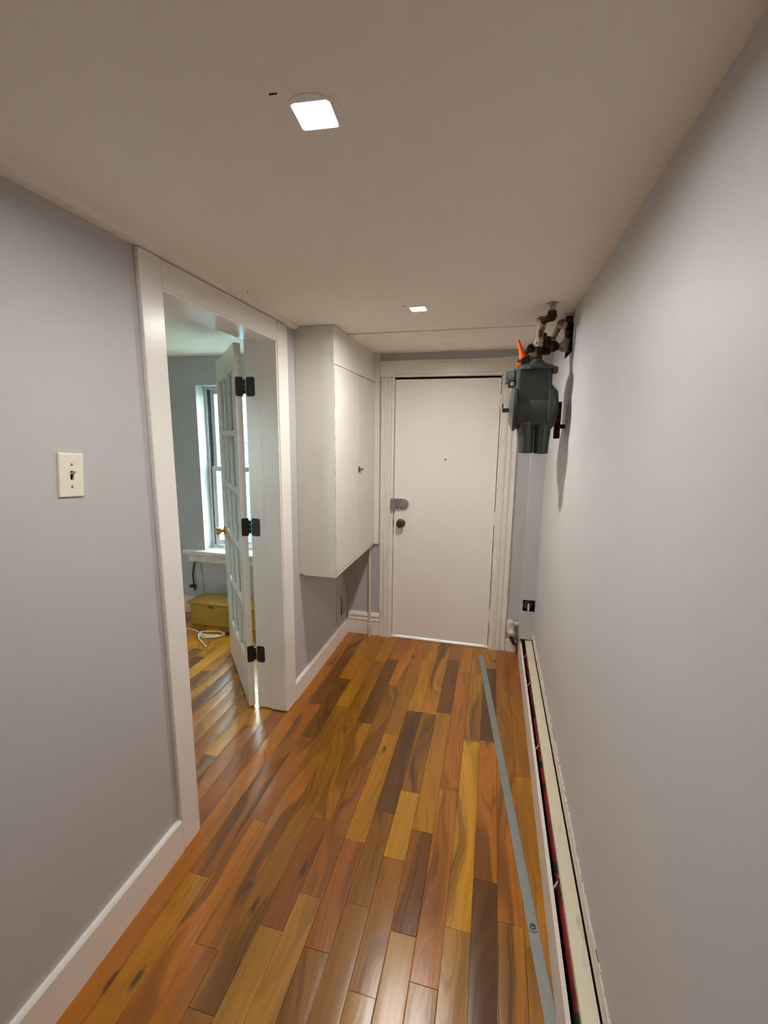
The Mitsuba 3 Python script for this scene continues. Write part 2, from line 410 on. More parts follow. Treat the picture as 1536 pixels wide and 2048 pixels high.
struct('baseboard_room_left', bx(RX0 - .002, RX0 + .018, RY0, D - .019, 0, 0.158, .004), 'trim_paint', 'white baseboard along the far side wall of the room', 'baseboard')

# ------------------------------------------------------------------ entry door and its casing
def fluted(x0, x1, y_front, flip=False):
    w = x1 - x0
    pts = [(0, .03), (0, .016), (.04, .004), (.13, .004), (.16, .012), (.30, .012), (.33, .0), (.38, -.003), (.46, -.003), (.50, .001), (.52, .010), (.58, .010),
           (.60, .0), (.65, -.003), (.76, -.003), (.80, .002), (.83, .012), (.93, .012), (.95, .004), (1.0, .006), (1.0, .03)]
    if flip:
        pts = [(1 - a, b) for a, b in pts][::-1]
    return Polygon([(x0 + a * w, y_front + b) for a, b in pts])
struct('trim_3', ext(fluted(-0.838, -0.734, 3.288), 0, 2.034, 'z'), 'old_trim_paint', 'old white fluted casing around the entry door', 'door frame')
add('trim_3__casing_leg', ext(fluted(0.031, 0.158, 3.288, True), 0, 2.034, 'z'), 'old_trim_paint')
add('trim_3__corner_block', bx(-0.842, -0.736, 3.282, D, 2.036, 2.150, .003), 'old_trim_paint')
add('trim_3__corner_block', bx(0.031, 0.160, 3.282, D, 2.036, 2.158, .003), 'old_trim_paint')
hp = Polygon([(D, 2.036), (3.292, 2.036), (3.288, 2.040), (3.288, 2.052), (3.296, 2.058), (3.296, 2.128), (3.290, 2.134), (3.288, 2.150), (D, 2.152)])
add('trim_3__casing_head', ext(hp, -0.736, 0.031, 'x'), 'old_trim_paint')
add('trim_3__stop', cat_(bx(-.745, -.712, 3.362, 3.40, 0, 2.05), bx(0.005, 0.04, 3.362, 3.40, 0, 2.05), bx(-.745, .04, 3.362, 3.40, 2.0, 2.05)), 'dark_hole_and_shade')
add('trim_3__threshold', bx(-0.736, 0.031, 3.300, 3.52, 0.0, 0.014, .003), 'old_trim_paint')
struct('door_1', bx(-0.731, 0.0268, 3.314, 3.356, 0.020, 2.021, .002), 'door_paint', 'flat white entry door with a rim lock and round knob', 'door')
lockp = rrect(-0.708, -0.640, 1.062, 1.137, .004).union(shapely.Point(-0.652, 1.0995).buffer(.0375, quad_segs=10)).intersection(sbox(-0.708, 1.0, -0.614, 1.2))
k = add('door_1__rim_lock', ext(lockp, 3.292, 3.315, 'y'), 'nickel', label='grey metal rim lock')
add('door_1__rim_lock__turn_ring', lathe([(0.022, 0), (0.029, 0), (0.029, .006), (0.026, .009), (0.0, .009), (0, 0)], 28, (-0.655, 3.292, 1.0995), (0, -1, 0)), 'nickel')
add('door_1__rim_lock__screw', cat_(*[cyl((x, 3.2935, z), (x, 3.290, z), .005, 10) for x, z in ((-.700, 1.128), (-.700, 1.070), (-.664, 1.130), (-.664, 1.069))]), 'black_metal')
add('door_1__keeper', cut(bx(-0.746, -0.711, 3.262, 3.292, 1.058, 1.141, .002), bx(-0.752, -0.738, 3.25, 3.28, 1.072, 1.086), bx(-0.752, -0.738, 3.25, 3.28, 1.112, 1.127)), 'nickel', False, label='dark metal lock keeper on the casing')
add('door_1__door_knob', lathe([(0, 0), (.034, 0), (.034, .005), (.028, .009), (.013, .012), (.012, .030), (.022, .036), (.0285, .046), (.0285, .055), (.022, .064), (.010, .066), (0, .066)], 32, (-0.672, 3.314, 0.946), (0, -1, 0)), 'bronze', label='round bronze knob')
add('door_1__strike_plate', bx(-0.7345, -0.730, 3.305, 3.3135, 0.915, 0.975, .001), 'bronze')
add('door_1__peephole', cyl((-0.345, 3.3145, 1.444), (-0.345, 3.310, 1.444), .0055, 14), 'bronze')
for z in (1.86, 1.02, .26):
    add('door_1__hinge', cyl((0.0295, 3.309, z - .05), (0.0295, 3.309, z + .05), .0055, 12), 'old_trim_paint')

# ------------------------------------------------------------------ wall cabinet
k = 'wall_cabinet'
body = cat_(bx(XL + .001, XCAB - .019, 2.416, 2.434, 0.775, H - .002, .001), bx(XL + .001, XCAB - .019, 3.292, 3.31, 0.775, H - .002), bx(XL + .03, XCAB - .002, 2.4155, 3.306, 0.768, 0.789, .0015),
            bx(XL + .001, XL + .012, 2.43, 3.30, 0.78, H - .003), bx(XCAB - .0195, XCAB - .001, 2.4160, 2.4200, 0.779, 2.006))
add(k + '__body', body, 'cabinet_paint')
add(k + '__fascia', bx(XCAB - .019, XCAB - .001, 2.4155, 3.310, 2.004, H - .002, .0015), 'cabinet_paint')
add(k + '__door', bx(XCAB - .018, XCAB, 2.4238, 2.884, 0.792, 2.000, .0012), 'cabinet_paint')
add(k + '__door', bx(XCAB - .018, XCAB, 2.889, 3.298, 0.792, 1.998, .0012), 'cabinet_paint')
kn = [cyl((XCAB - .0016, 2.4219, z), (XCAB - .0016, 2.4219, z + .020), .0024, 8) for z in np.arange(0.80, 1.985, .024)]
mat('hinge_rust', proc(lambda p, n, uv: mix(rgb(150, 116, 76), rgb(206, 190, 160), smoothstep(0.4, 0.6, noise(p.z * 60)))), 0.5)
add(k + '__piano_hinge', cat_(bx(XCAB - .017, XCAB - .007, 2.4202, 2.4236, 0.79, 2.0), *kn), 'hinge_rust', label='thin worn piano hinge')
add(k + '__filler', bx(XCAB - .006, -0.844, 3.290, D + .001, 0.772, H - .002, .0015), 'old_trim_paint')
lt = k + '__latch'
add(lt, bx(XCAB, XCAB + .004, 2.868, 2.905, 1.368, 1.405, .001), 'old_brass', label='small brass turn latch')
add(lt + '__barrel', cyl((XCAB + .008, 2.868, 1.386), (XCAB + .008, 2.942, 1.386), .006, 12), 'old_brass')
add(lt + '__thumb', cyl((XCAB + .008, 2.912, 1.386), (XCAB + .022, 2.912, 1.386), .0045, 10), 'old_brass')
tag(k, 'white two-door cabinet hung on the left wall up to the ceiling', 'cabinet')

# pipe and cables below the cabinet
k = 'riser_pipe'
add(k + '__pipe', cyl((-0.907, 3.268, 0.001), (-0.907, 3.268, 0.767), .0115, 16), 'white_pipe')
add(k + '__collar', cyl((-0.907, 3.268, 0.085), (-0.907, 3.268, 0.115), .0165, 16, bev=.003), 'white_pipe')
add(k + '__coupling', cyl((-0.907, 3.268, 0.010), (-0.907, 3.268, 0.085), .0138, 16, bev=.002), 'white_pipe')
tag(k, 'thin white painted pipe rising from the floor to the cabinet', 'pipe')
add('low_voltage_cable', tube([(-1.085, 3.20, .775), (-1.088, 3.205, .62), (-1.092, 3.215, .48), (-1.085, 3.25, .38), (-1.085, 3.255, .30), (-1.095, 3.22, .24), (-1.108, 3.16, .205)], .006), 'cord_cream', True,
    'cream cable hanging in a bend below the wall cabinet', 'cable')
add('dark_cable', tube([(-1.119, 3.145, .375), (-1.105, 3.15, .34), (-1.100, 3.14, .29), (-1.104, 3.142, .235), (-1.116, 3.165, .20)], .0035), 'cord_black', True,
    'thin dark cable behind the cream cable below the wall cabinet', 'cable')

# ------------------------------------------------------------------ light switch
k = 'light_switch'
SW = T().translate([XL, .971, 1.502]).rotate([1, 0, 0], -5.0).translate([-XL, -.971, -1.502])   # hung a little askew
pl = cut(hull(np.vstack([bx(XL, XL + .003, .9325, 1.0075, 1.4425, 1.5615).vertices, bx(XL, XL + .0062, .935, 1.005, 1.445, 1.559).vertices])),
         bx(XL + .001, XL + .02, .9655, .9755, 1.490, 1.514))
add(k + '__plate', pl, 'ivory_plastic', to_world=SW)
add(k + '__toggle', hull([(XL + .001, .9665, 1.511), (XL + .001, .9745, 1.511), (XL + .001, .9665, 1.503), (XL + .001, .9745, 1.503), (XL + .017, .9675, 1.513), (XL + .017, .9735, 1.513),
                          (XL + .016, .9675, 1.507), (XL + .016, .9735, 1.507)]), 'toggle_plastic', to_world=SW)
add(k + '__toggle_well', bx(XL + .0008, XL + .0022, .9655, .9755, 1.490, 1.514), 'lath', to_world=SW)
for z in (1.531, 1.471):
    s = add(k + '__screw', cut(cyl((XL + .005, .970, z), (XL + .0078, .970, z), .0038, 14, bev=.0008), bx(XL + .0068, XL + .01, .9694, .9706, z - .005, z + .005)), 'steel_screw', to_world=SW)
tag(k, 'ivory single toggle light switch on the left wall', 'light switch')

# ------------------------------------------------------------------ ceiling lights
def ceiling_light(x, y, turn, label, power):
    k = 'ceiling_light' if 'ceiling_light__housing' not in scene else 'ceiling_light_001'
    R = T().translate([x, y, H]).rotate([0, 0, 1], turn)
    sq = rrect(-.0365, .0365, -.0365, .0365, .006)
    ring = shapely.Point(0, 0).buffer(.056, quad_segs=12).difference(sq.buffer(.003))
    add(k + '__housing', cyl((0, 0, .0145), (0, 0, .045), .045, 28), 'lens_white', to_world=R)
    add(k + '__trim_ring', ext(ring, -.0012, .0, 'z'), 'ceiling_paint', to_world=R)
    add(k + '__baffle', ext(sq.buffer(.003).difference(sq), -.0012, .0145, 'z'), 'lens_white', to_world=R)
    lens = ext(sq, .0040, .0055, 'z')
    kk = add(k + '__lens', lens, 'lens_white', False, to_world=R, emitter={'type': 'area', 'radiance': {'type': 'rgb', 'value': [LAMP * power * c for c in LAMP_RGB]}})
    tag(kk, 'glowing square lens')
    add(k + '__plaster_nick', bx(-.064, -.050, -.064, -.0615, -.0012, .001), 'lath', to_world=R)
    tag(k, label, 'ceiling light', 'recessed ceiling lights')
ceiling_light(*lamps[0], 'nearer and larger looking square recessed ceiling light', 1.0)
ceiling_light(*lamps[1], 'farther square recessed ceiling light, in front of the entry door', 1.38)

# ------------------------------------------------------------------ glazed door to the room
ang = math.radians(139.3)
px, py = -1.302, 2.184
W0 = 0.012             # the door leaf stands this far from the pin
# local frame: u along the door from the hinge, w through its thickness towards the hall face, z up
U = np.array([-math.sin(ang), -math.cos(ang), 0.0])
Wv = np.array([math.cos(ang), -math.sin(ang), 0.0])
MD = np.eye(4); MD[:3, 0], MD[:3, 1], MD[:3, 2], MD[:3, 3] = U, Wv, (0, 0, 1), np.array([px, py, 0]) + W0 * Wv
def dm(m):
    m = m.copy(); m.apply_transform(MD)
    if np.linalg.det(MD[:3, :3]) < 0:
        m.invert()
    return m
k = 'door_2'
TH, DW, u0 = 0.035, 0.765, 0.004
zs = [0.292, 0.624, 0.956, 1.288, 1.620, 1.955]
us = [u0 + .105, u0 + .290, u0 + .475, u0 + .660]
fr = sbox(u0, .014, u0 + DW, 2.082).difference(shapely.union_all([sbox(us[i] + .010 * (i > 0), zs[j] + .010 * (j > 0), us[i + 1] - .010 * (i < 2), zs[j + 1] - .010 * (j < 4)) for i in range(3) for j in range(5)]))
struct('door_2', dm(ext(fr, 0.0, TH, 'y')), 'french_paint', 'white glazed fifteen-pane door standing open into the room', 'door', False)
beads = []
for i in range(3):
    for j in range(5):
        a0, a1 = us[i] + .010 * (i > 0), us[i + 1] - .010 * (i < 2)
        b0, b1 = zs[j] + .010 * (j > 0), zs[j + 1] - .010 * (j < 4)
        pm = trimesh.Trimesh([(a0 - .003, .016, b0 - .003), (a1 + .003, .016, b0 - .003), (a1 + .003, .016, b1 + .003), (a0 - .003, .016, b1 + .003)], [(0, 1, 2), (0, 2, 3)], process=False)
        add(k + '__pane', dm(pm), 'pane_glass', False)
        s = .007
        for w0, w1 in ((.0185, .030), (.004, .0145)):
            rim = sbox(a0, b0, a1, b1).difference(sbox(a0 + s, b0 + s, a1 - s, b1 - s))
            beads.append(ext(rim, w0, w1, 'y'))
add(k + '__glazing_bead', dm(cat_(*beads)), 'french_paint', False)
def knob(w, sgn):
    return dm(lathe([(0, 0), (.030, 0), (.030, .004), (.022, .008), (.010, .012), (.009, .026), (.020, .032), (.025, .040), (.0255, .054), (.022, .058), (.0, .058)], 28, (u0 + DW - .058, w, .945), (0, sgn, 0)))
add(k + '__door_knob', knob(TH, 1), 'brass', label='brass knob')
add(k + '__door_knob', knob(0.0, -1), 'brass', label='brass knob')
for z in (1.862, 1.104, 0.345):
    h = k + '__hinge' + ('' if k + '__hinge' not in scene else '_001' if k + '__hinge_001' not in scene else '_002')
    leaf = rrect(-1.290, -1.240, z - .050, z + .050, .011)
    add(h, ext(leaf, 2.1795, 2.1825, 'y'), 'black_metal', label='black hinge')
    dleaf = ext(Polygon([(a, b) for a, b in rrect(-.006, TH - .001, z - .050, z + .050, .009).exterior.coords]), u0 - .0022, u0 + .0006, 'x')
    add(h + '__leaf', dm(dleaf), 'black_metal')
    add(h + '__knuckle', cat_(*[cyl((px, py, z + a), (px, py, z + b), .0066, 12) for a, b in ((-.036, -.013), (-.011, .011), (.013, .036))]), 'black_metal')

# ------------------------------------------------------------------ room window
k = 'window_1'
x0, x1, z0, z1 = win
def ring(a, b, c, d, t, tb=None):
    return sbox(a, c, b, d).difference(sbox(a + t, c + (tb or t), b - t, d - t))
struct(k, ext(ring(x0 - .004, x1 + .004, z0 - .004, z1 + .004, .028, .045), 3.43, 3.50, 'y'), 'vinyl_sash', 'white double-hung room window with a deep stool', 'window')
add(k + '__track', cat_(bx(x0 + .023, x0 + .031, 3.436, 3.49, .63, 1.99), bx(x1 - .031, x1 - .023, 3.436, 3.49, .63, 1.99)), 'track_dark')
for nm, ya, za, zb in (('__lower_sash', 3.436, .632, 1.330), ('__upper_sash', 3.462, 1.290, 1.985)):
    s = add(k + nm, ext(ring(x0 + .032, x1 - .032, za, zb, .040), ya, ya + .026, 'y'), 'vinyl_sash')
    pm = trimesh.Trimesh([(x0 + .07, ya + .013, za + .038), (x1 - .07, ya + .013, za + .038), (x1 - .07, ya + .013, zb - .038), (x0 + .07, ya + .013, zb - .038)], [(0, 1, 2), (0, 2, 3)], process=False)
    add(s + '__pane', pm, 'pane_glass', False)
add(k + '__stool', rbox(-2.632, -1.25, 3.262, 3.445, .558, .600, .014), 'trim_paint')
add(k + '__apron', bx(-2.585, -1.30, 3.292, D + .002, .492, .559, .004), 'trim_paint')
add(k + '__shade_bracket', bx(-2.30, -2.272, 3.405, 3.43, 1.965, 2.0, .003), 'white_plastic')

k = 'window_2'                                     # the room's other window, beside the viewer and out of the picture
x0, x1, z0, z1 = w2
struct(k, ext(ring(x0 - .004, x1 + .004, z0 - .004, z1 + .004, .020, .045), RY0 - .10, RY0 - .03, 'y'), 'vinyl_sash', 'white double-hung window in the near end wall of the room', 'window')
for nm, ya, za, zb in (('__lower_sash', RY0 - .066, z0 + .045, 1.39), ('__upper_sash', RY0 - .094, 1.35, z1 - .02)):
    s = add(k + nm, ext(ring(x0 + .018, x1 - .018, za, zb, .040), ya, ya + .026, 'y'), 'vinyl_sash')
    pm = trimesh.Trimesh([(x0 + .055, ya + .013, za + .038), (x1 - .055, ya + .013, za + .038), (x1 - .055, ya + .013, zb - .038), (x0 + .055, ya + .013, zb - .038)], [(0, 1, 2), (0, 2, 3)], process=False)
    add(s + '__pane', pm, 'pane_glass', False)
add(k + '__stool', rbox(x0 - .06, x1 + .06, RY0 - .03, RY0 + .05, z0 - .04, z0, .012), 'trim_paint')

# ------------------------------------------------------------------ things in the room
k = 'storage_box'
add(k + '__chest', bx(-2.455, -1.83, 3.100, 3.292, 0.001, 0.190, .006), 'mustard')
dome = hull([(x, y, z) for x, y, z in [(-2.470, 3.085, .191), (-1.815, 3.085, .191), (-2.470, 3.298, .191), (-1.815, 3.298, .191), (-2.472, 3.083, .204), (-1.813, 3.083, .204), (-2.470, 3.298, .204), (-1.815, 3.298, .204),
             (-2.40, 3.13, .222), (-1.88, 3.13, .222), (-2.40, 3.27, .222), (-1.88, 3.27, .222)]])
add(k + '__lid', dome, 'mustard')
add(k + '__clasp', bx(-2.27, -2.235, 3.088, 3.099, .165, .190, .002), 'old_brass')
tag(k, 'low mustard yellow lidded box on the floor under the window', 'box')
k = 'extension_cord'
add(k + '__cord', tube([(-2.66, 3.05, .005), (-2.55, 2.99, .005), (-2.42, 3.0, .005), (-2.32, 2.985, .006), (-2.24, 2.94, .008), (-2.14, 2.93, .012), (-2.085, 2.945, .014), (-2.10, 2.905, .016), (-2.20, 2.91, .016),
                        (-2.25, 2.945, .015), (-2.20, 2.985, .014), (-2.10, 3.0, .015), (-2.045, 2.965, .016), (-2.085, 2.90, .018), (-2.18, 2.875, .018), (-2.245, 2.93, .017), (-2.20, 2.86, .014), (-2.12, 2.80, .008), (-2.065, 2.762, .006)], .0055), 'cord_white', True)
add(k + '__tie', tube([(-2.262, 2.94, .004), (-2.245, 2.925, .026), (-2.228, 2.91, .004)], .004, 8), 'wire_grey', True)
add(k + '__plug', rbox(-2.045, -2.015, 2.985, 3.012, .001, .026, .005, 2), 'black_plastic', label='black plug')
tag(k, 'white coiled extension cord on the room floor in front of the yellow box', 'cord')
k = 'coax_lead'
add(k + '__cord', tube([(-2.530, 3.302, .500), (-2.548, 3.306, .44), (-2.562, 3.306, .37), (-2.560, 3.306, .30), (-2.555, 3.304, .275)], .0055), 'cord_black', True)
add(k + '__splitter', cat_(rbox(-2.585, -2.535, 3.290, 3.310, .250, .276, .004, 2), cyl((-2.585, 3.300, .263), (-2.602, 3.300, .255), .007, 10), cyl((-2.548, 3.300, .252), (-2.545, 3.300, .225), .007, 10)), 'cord_black')
tag(k, 'black cord with a small splitter hanging under the window stool', 'cord')
add('window_wire', tube([(-2.478, 3.288, .56), (-2.476, 3.304, .48), (-2.466, 3.308, .36), (-2.458, 3.308, .25), (-2.462, 3.305, .222)], .0022, 8), 'wire_grey', True, 'thin grey wire running down from the window stool', 'wire')

# ------------------------------------------------------------------ pipe chase in the far right corner, with the valve in its opening
CY = 3.148
k = 'pipe_chase'
ch = cat_(bx(0.247, XR + .002, CY, CY + .012, 0.476, H + .002, .001), bx(0.247, XR + .002, CY, CY + .012, 0.180, 0.390, .001))
add(k + '__face_board', ch, 'wall_paint')
add(k + '__side_board', bx(0.245, 0.257, CY + .0125, D, 0.172, H + .002, .001), 'wall_paint')
add(k + '__recess', cat_(bx(0.257, XR, CY + .075, CY + .08, .30, .60), bx(0.257, XR + .001, CY + .013, CY + .075, .380, .3885), bx(.2575, .262, CY + .013, CY + .075, .38, .49), bx(.3345, .3375, CY + .013, CY + .075, .38, .49)), 'dark_hole_and_shade', label='dark opening')
tag(k, 'narrow boxed-in pipe chase in the corner right of the entry door', 'pipe chase')
k = 'shutoff_valve'
add(k + '__wheel', lathe([(0, .0), (.031, .0), (.034, .004), (.034, .012), (.028, .016), (.018, .012), (.012, .018), (0, .018)], 28, (0.291, CY + .040, .432), (0, -1, 0)), 'old_brass')
add(k + '__lever', rbox(.289, .302, CY + .002, CY + .022, .394, .446, .004, 2), 'white_pipe')
add(k + '__stem', cyl((0.291, CY + .074, .432), (0.291, CY + .036, .432), .012, 14), 'old_brass')
tag(k, 'brass round shutoff valve inside the square opening of the chase', 'valve')
k = 'corner_fitting'
add(k + '__body', rbox(.158, .214, 3.235, 3.312, .165, .262, .020), 'white_pipe')
add(k + '__outlet', cyl((.195, 3.24, .190), (.195, 3.212, .172), .024, 18, bev=.004), 'white_pipe')
add(k + '__elbow', tube([(.20, 3.27, .235), (.224, 3.275, .238), (.243, 3.28, .240)], .016, 12), 'white_pipe', True)
add(k + '__tail', tube([(.19, 3.26, .168), (.198, 3.255, .13), (.215, 3.25, .098), (.235, 3.24, .085)], .012, 12), 'rust', True, label='rusty pipe tail')
tag(k, 'white painted pipe fitting at the floor between the entry casing and the chase', 'pipe fitting')

# ------------------------------------------------------------------ baseboard heater along the right wall
k = 'baseboard_heater'
HY0, HY1 = YB + .02, 3.30
fp = Polygon([(.252, .001), (.256, .001), (.256, .134), (.266, .140), (.266, .144), (.2535, .143), (.252, .138)])
add(k + '__front_panel', ext(fp, HY0, HY1, 'y'), 'heater_white')
hp = Polygon([(.288, .150), (.291, .150), (.2915, .164), (.3315, .172), (.3315, .1755), (.290, .1685), (.288, .166)])
add(k + '__hood', ext(hp, HY0, 3.24, 'y'), 'heater_cream', label='cream top cover')
add(k + '__back_plate', bx(.3345, .3375, HY0, HY1, .1895, .246, .0005), 'heater_white')
add(k + '__shade_back_panel', bx(.3345, .3375, HY0, HY1, .001, .189), 'dark_hole_and_shade')  # heater back coloured near black to paint in the hood edge's shadow line
sec = [HY0, .30, 1.02, 1.46, 1.98, 2.36, 2.72, 3.24]
for a, b in zip(sec[:-1], sec[1:]):
    add(k + '__pipe', cyl((.2985, a + .002, .090), (.2985, b - .002, .090), .0132, 18), 'red_pipe')
for yv in sec[1:-1]:
    add(k + '__coupling', cyl((.2985, yv - .022, .090), (.2985, yv + .022, .090), .0148, 18, bev=.002), 'fin_metal')
fins = [bx(.272, .330, yv, yv + .0006, .040, .072) for yv in np.arange(0.4, 3.2, .012)]
add(k + '__fin', cat_(*fins), 'fin_metal', False)
tag(k + '__fin', kind='stuff')
add(k + '__floor_pan', bx(.2565, .334, HY0, HY1, .0005, .003), 'dark_hole_and_shade')
for yv in (1.36, 2.05, 2.62, 2.98):
    add(k + '__bracket', tube([(.262, yv - .012, .120), (.274, yv, .126), (.286, yv + .015, .135), (.289, yv + .02, .150)], .0055, 8), 'bracket_metal', True)
tag(k, 'long cream baseboard heater on the floor along the right wall, red pipe showing', 'heater')

# ------------------------------------------------------------------ loose metal strip on the floor
A, B = np.array([-0.017, 3.185]), np.array([0.2375, 1.066])
d = (B - A) / np.linalg.norm(B - A)
Bf = A + d * 2.70
M4 = np.eye(4); M4[:3, 0] = (d[1] * -1, d[0], 0); M4[:3, 1] = (d[0], d[1], 0); M4[:3, 3] = (A[0], A[1], 0.0005)
if np.linalg.det(M4[:3, :3]) < 0:
    M4[:3, 0] *= -1
sp = Polygon([(-.018, 0), (.018, 0), (.018, .0065), (.0168, .0065), (.0168, .0022), (-.018, .0022)])
m = ext(sp, 0, 2.70, 'y')
sgn = 1 if M4[0, 0] > 0 else -1
if sgn < 0:
    m.vertices[:, 0] *= -1; m.invert()
m.apply_transform(M4)
k = 'metal_strip'
add(k + '__bar', m, 'strip_metal', False)
c = A + d * 1.885
mk = [lathe([(.0062, 0), (.0098, 0), (.0098, .0004), (.0062, .0004), (.0062, 0)], 16, (c[0], c[1], .0028), (0, 0, 1)), cyl((c[0] + .001, c[1] + .002, .0028), (c[0] + .001, c[1] + .002, .0034), .0035, 12)]
arc = [(c[0] + .017 * math.cos(t), c[1] + .017 * math.sin(t), .0030) for t in np.linspace(-2.3, -.7, 7)]
add(k + '__stamp', cat_(*mk, tube(arc, .0009, 6, 3)), 'ink', label='dark round mark')
tag(k, 'long grey metal strip lying at a slant on the floor by the heater', 'metal strip')

# ------------------------------------------------------------------ gas meter
k = 'gas_meter'
cy, czd = 2.345, 1.757
upper = rbox(.086, .250, 2.272, 2.425, 1.770, 1.945, .018)
add(k + '__case', upper, 'meter_grey', 40)
drum = lathe([(0, 0), (.084, 0), (.084, .170), (0, .170)], 48, (.082, cy - .006, 1.738), (1, 0, 0))
add(k + '__drum', drum, 'meter_grey', 40)
add(k + '__front_cover', lathe([(0, 0), (.060, 0), (.085, .006), (.100, .014), (.110, .016), (.112, .018), (.112, .030), (.109, .033), (0, .033)], 44, (.062, cy, czd), (1, 0, 0)), 'meter_grey', 35)
add(k + '__back_cover', lathe([(0, 0), (.105, 0), (.112, .004), (.112, .018), (.109, .022), (.096, .034), (.080, .046), (.05, .05), (0, .05)], 44, (.236, cy, czd), (1, 0, 0)), 'meter_grey', 35)
for xa, xb in ((.0945, .100), (.231, .2365)):
    for q in range(10):
        t = q * math.pi / 5 + .2
        if math.sin(t) < -.99: continue
        add(k + '__bolt', cyl((xa, cy + .103 * math.cos(t), czd + .103 * math.sin(t)), (xb, cy + .103 * math.cos(t), czd + .103 * math.sin(t)), .005, 6), 'meter_grey')
cap = hull(np.vstack([rrect(.078, .268, 2.246, 2.442, .07).exterior.coords[:] and np.c_[np.array(rrect(.078, .268, 2.246, 2.442, .07).exterior.coords), np.full(len(rrect(.078, .268, 2.246, 2.442, .07).exterior.coords), z)] for z in (1.930, 1.940)]
                     + [np.c_[np.array(rrect(.09, .256, 2.258, 2.430, .07).exterior.coords), np.full(len(rrect(.09, .256, 2.258, 2.430, .07).exterior.coords), 1.952)],
                        np.c_[np.array(rrect(.12, .226, 2.285, 2.40, .045).exterior.coords), np.full(len(rrect(.12, .226, 2.285, 2.40, .045).exterior.coords), 1.962)]]))
add(k + '__top_cap', cap, 'meter_grey', 35)
add(k + '__lug', rbox(.246, .271, 2.262, 2.300, 1.908, 1.942, .010, 2), 'meter_grey', 40)
add(k + '__inlet_hub', lathe([(0, 0), (.042, 0), (.038, .012), (.030, .018), (.028, .023), (0, .023)], 28, (.174, 2.312, 1.956), (0, 0, 1)), 'meter_grey', 35)
add(k + '__outlet_hub', lathe([(0, 0), (.030, 0), (.026, .012), (.022, .018), (0, .018)], 24, (.113, 2.335, 1.950), (0, 0, 1)), 'meter_grey', 35)
def lobe(xa, xb, ra, rb, za, zb, ybase):
    pts = []
    for z, x, r in ((za, xa, ra), (zb + .004, xb, rb), (zb, xb, rb - .004)):
        for t in np.linspace(0, 2 * math.pi, 28, endpoint=False):
            pts.append((x + r * math.cos(t), ybase + 1.5 * r * math.sin(t), z))
    return hull(pts)
add(k + '__sump', lobe(.142, .151, .043, .036, 1.690, 1.538, 2.325), 'meter_grey', 40)
add(k + '__sump', lobe(.225, .222, .039, .034, 1.690, 1.536, 2.325), 'meter_grey', 40)
ic = k + '__index_cover'
add(ic, lathe([(.046, .066), (.046, .010), (.043, .003), (.036, .0), (0, .0)], 36, (.016, 2.335, 1.892), (1, 0, 0)), 'clear_plastic', True, label='clear plastic index cover')
add(ic + '__dial_plate', cyl((.050, 2.335, 1.892), (.084, 2.335, 1.892), .040, 30), 'index_grey')
add(ic + '__dial', bx(.034, .051, 2.305, 2.365, 1.872, 1.925, .002), 'index_grey')
add(ic + '__rim', lathe([(.0455, 0), (.049, 0), (.049, .006), (.0455, .006), (.0455, 0)], 32, (.076, 2.335, 1.892), (1, 0, 0)), 'black_plastic')
add(ic + '__sticker', bx(.062, .076, 2.2865, 2.2880, 1.860, 1.874), 'sticker_white', label='small white sticker with a red spot')
add(ic + '__red_spot', cyl((.069, 2.2866, 1.867), (.069, 2.2858, 1.867), .0042, 14), 'sticker_red', label='red spot')
mc = k + '__module_case'
mcase = bx(.010, .062, 2.30, 2.36, 1.728, 1.805, .004)
add(mc, mcase, 'clear_plastic', False, label='clear plastic module case')
add(mc + '__dark_insert', cat_(bx(.030, .060, 2.312, 2.35, 1.735, 1.754, .002), bx(.028, .034, 2.318, 2.345, 1.754, 1.776, .001)), 'black_plastic')
add(k + '__rear_bracket', cat_(bx(.288, .316, 2.405, 2.43, 1.61, 1.79, .002), bx(.312, .3375, 2.405, 2.43, 1.66, 1.68, .001)), 'rust')
tag(k, 'grey gas meter hanging from pipes high on the right wall', 'gas meter')
k = 'orange_spout'
a0, a1 = np.array([.122, 2.318, 1.967]), np.array([.093, 2.300, 2.044])
ax = (a1 - a0) / np.linalg.norm(a1 - a0)
add(k + '__cone', lathe([(0, 0), (.019, 0), (.017, .020), (.0105, .052), (.0068, .092), (.0052, .100), (0, .102)], 24, a0 + ax * .012, ax), 'orange_plastic', 40)
add(k + '__cap', lathe([(0, -.012), (.029, -.012), (.031, -.008), (.031, .014), (.027, .019), (0, .019)], 24, a0 + ax * .008, ax), 'black_plastic', 40, label='black cap')
add(k + '__tab', rbox(.083, .104, 2.282, 2.290, 1.943, 1.962, .003, 2), 'orange_plastic')
tag(k, 'pointed orange plastic plug in a black cap on top of the gas meter', 'plug')

# ------------------------------------------------------------------ gas piping
k = 'gas_pipe'
add(k + '__ceiling_nipple', cyl((.222, 2.232, 2.160), (.222, 2.232, H + .03), .0125, 18), 'painted_pipe')
add(k + '__elbow', cat_(sph((.222, 2.234, 2.152), .022), cyl((.222, 2.234, 2.150), (.222, 2.234, 2.176), .019, 18, bev=.003)), 'rust')
add(k + '__cross_nipple', cyl((.222, 2.234, 2.150), (.184, 2.296, 2.146), .0165, 18), 'rust')
add(k + '__elbow', cat_(sph((.184, 2.298, 2.146), .024), cyl((.183, 2.300, 2.106), (.184, 2.298, 2.142), .0205, 18, bev=.003)), 'painted_pipe')
add(k + '__drop_nipple', cyl((.177, 2.306, 2.036), (.183, 2.300, 2.115), .0165, 18), 'painted_pipe')
add(k + '__coupling', cyl((.1765, 2.307, 2.040), (.1785, 2.305, 2.068), .0215, 8, bev=.002), 'painted_pipe')
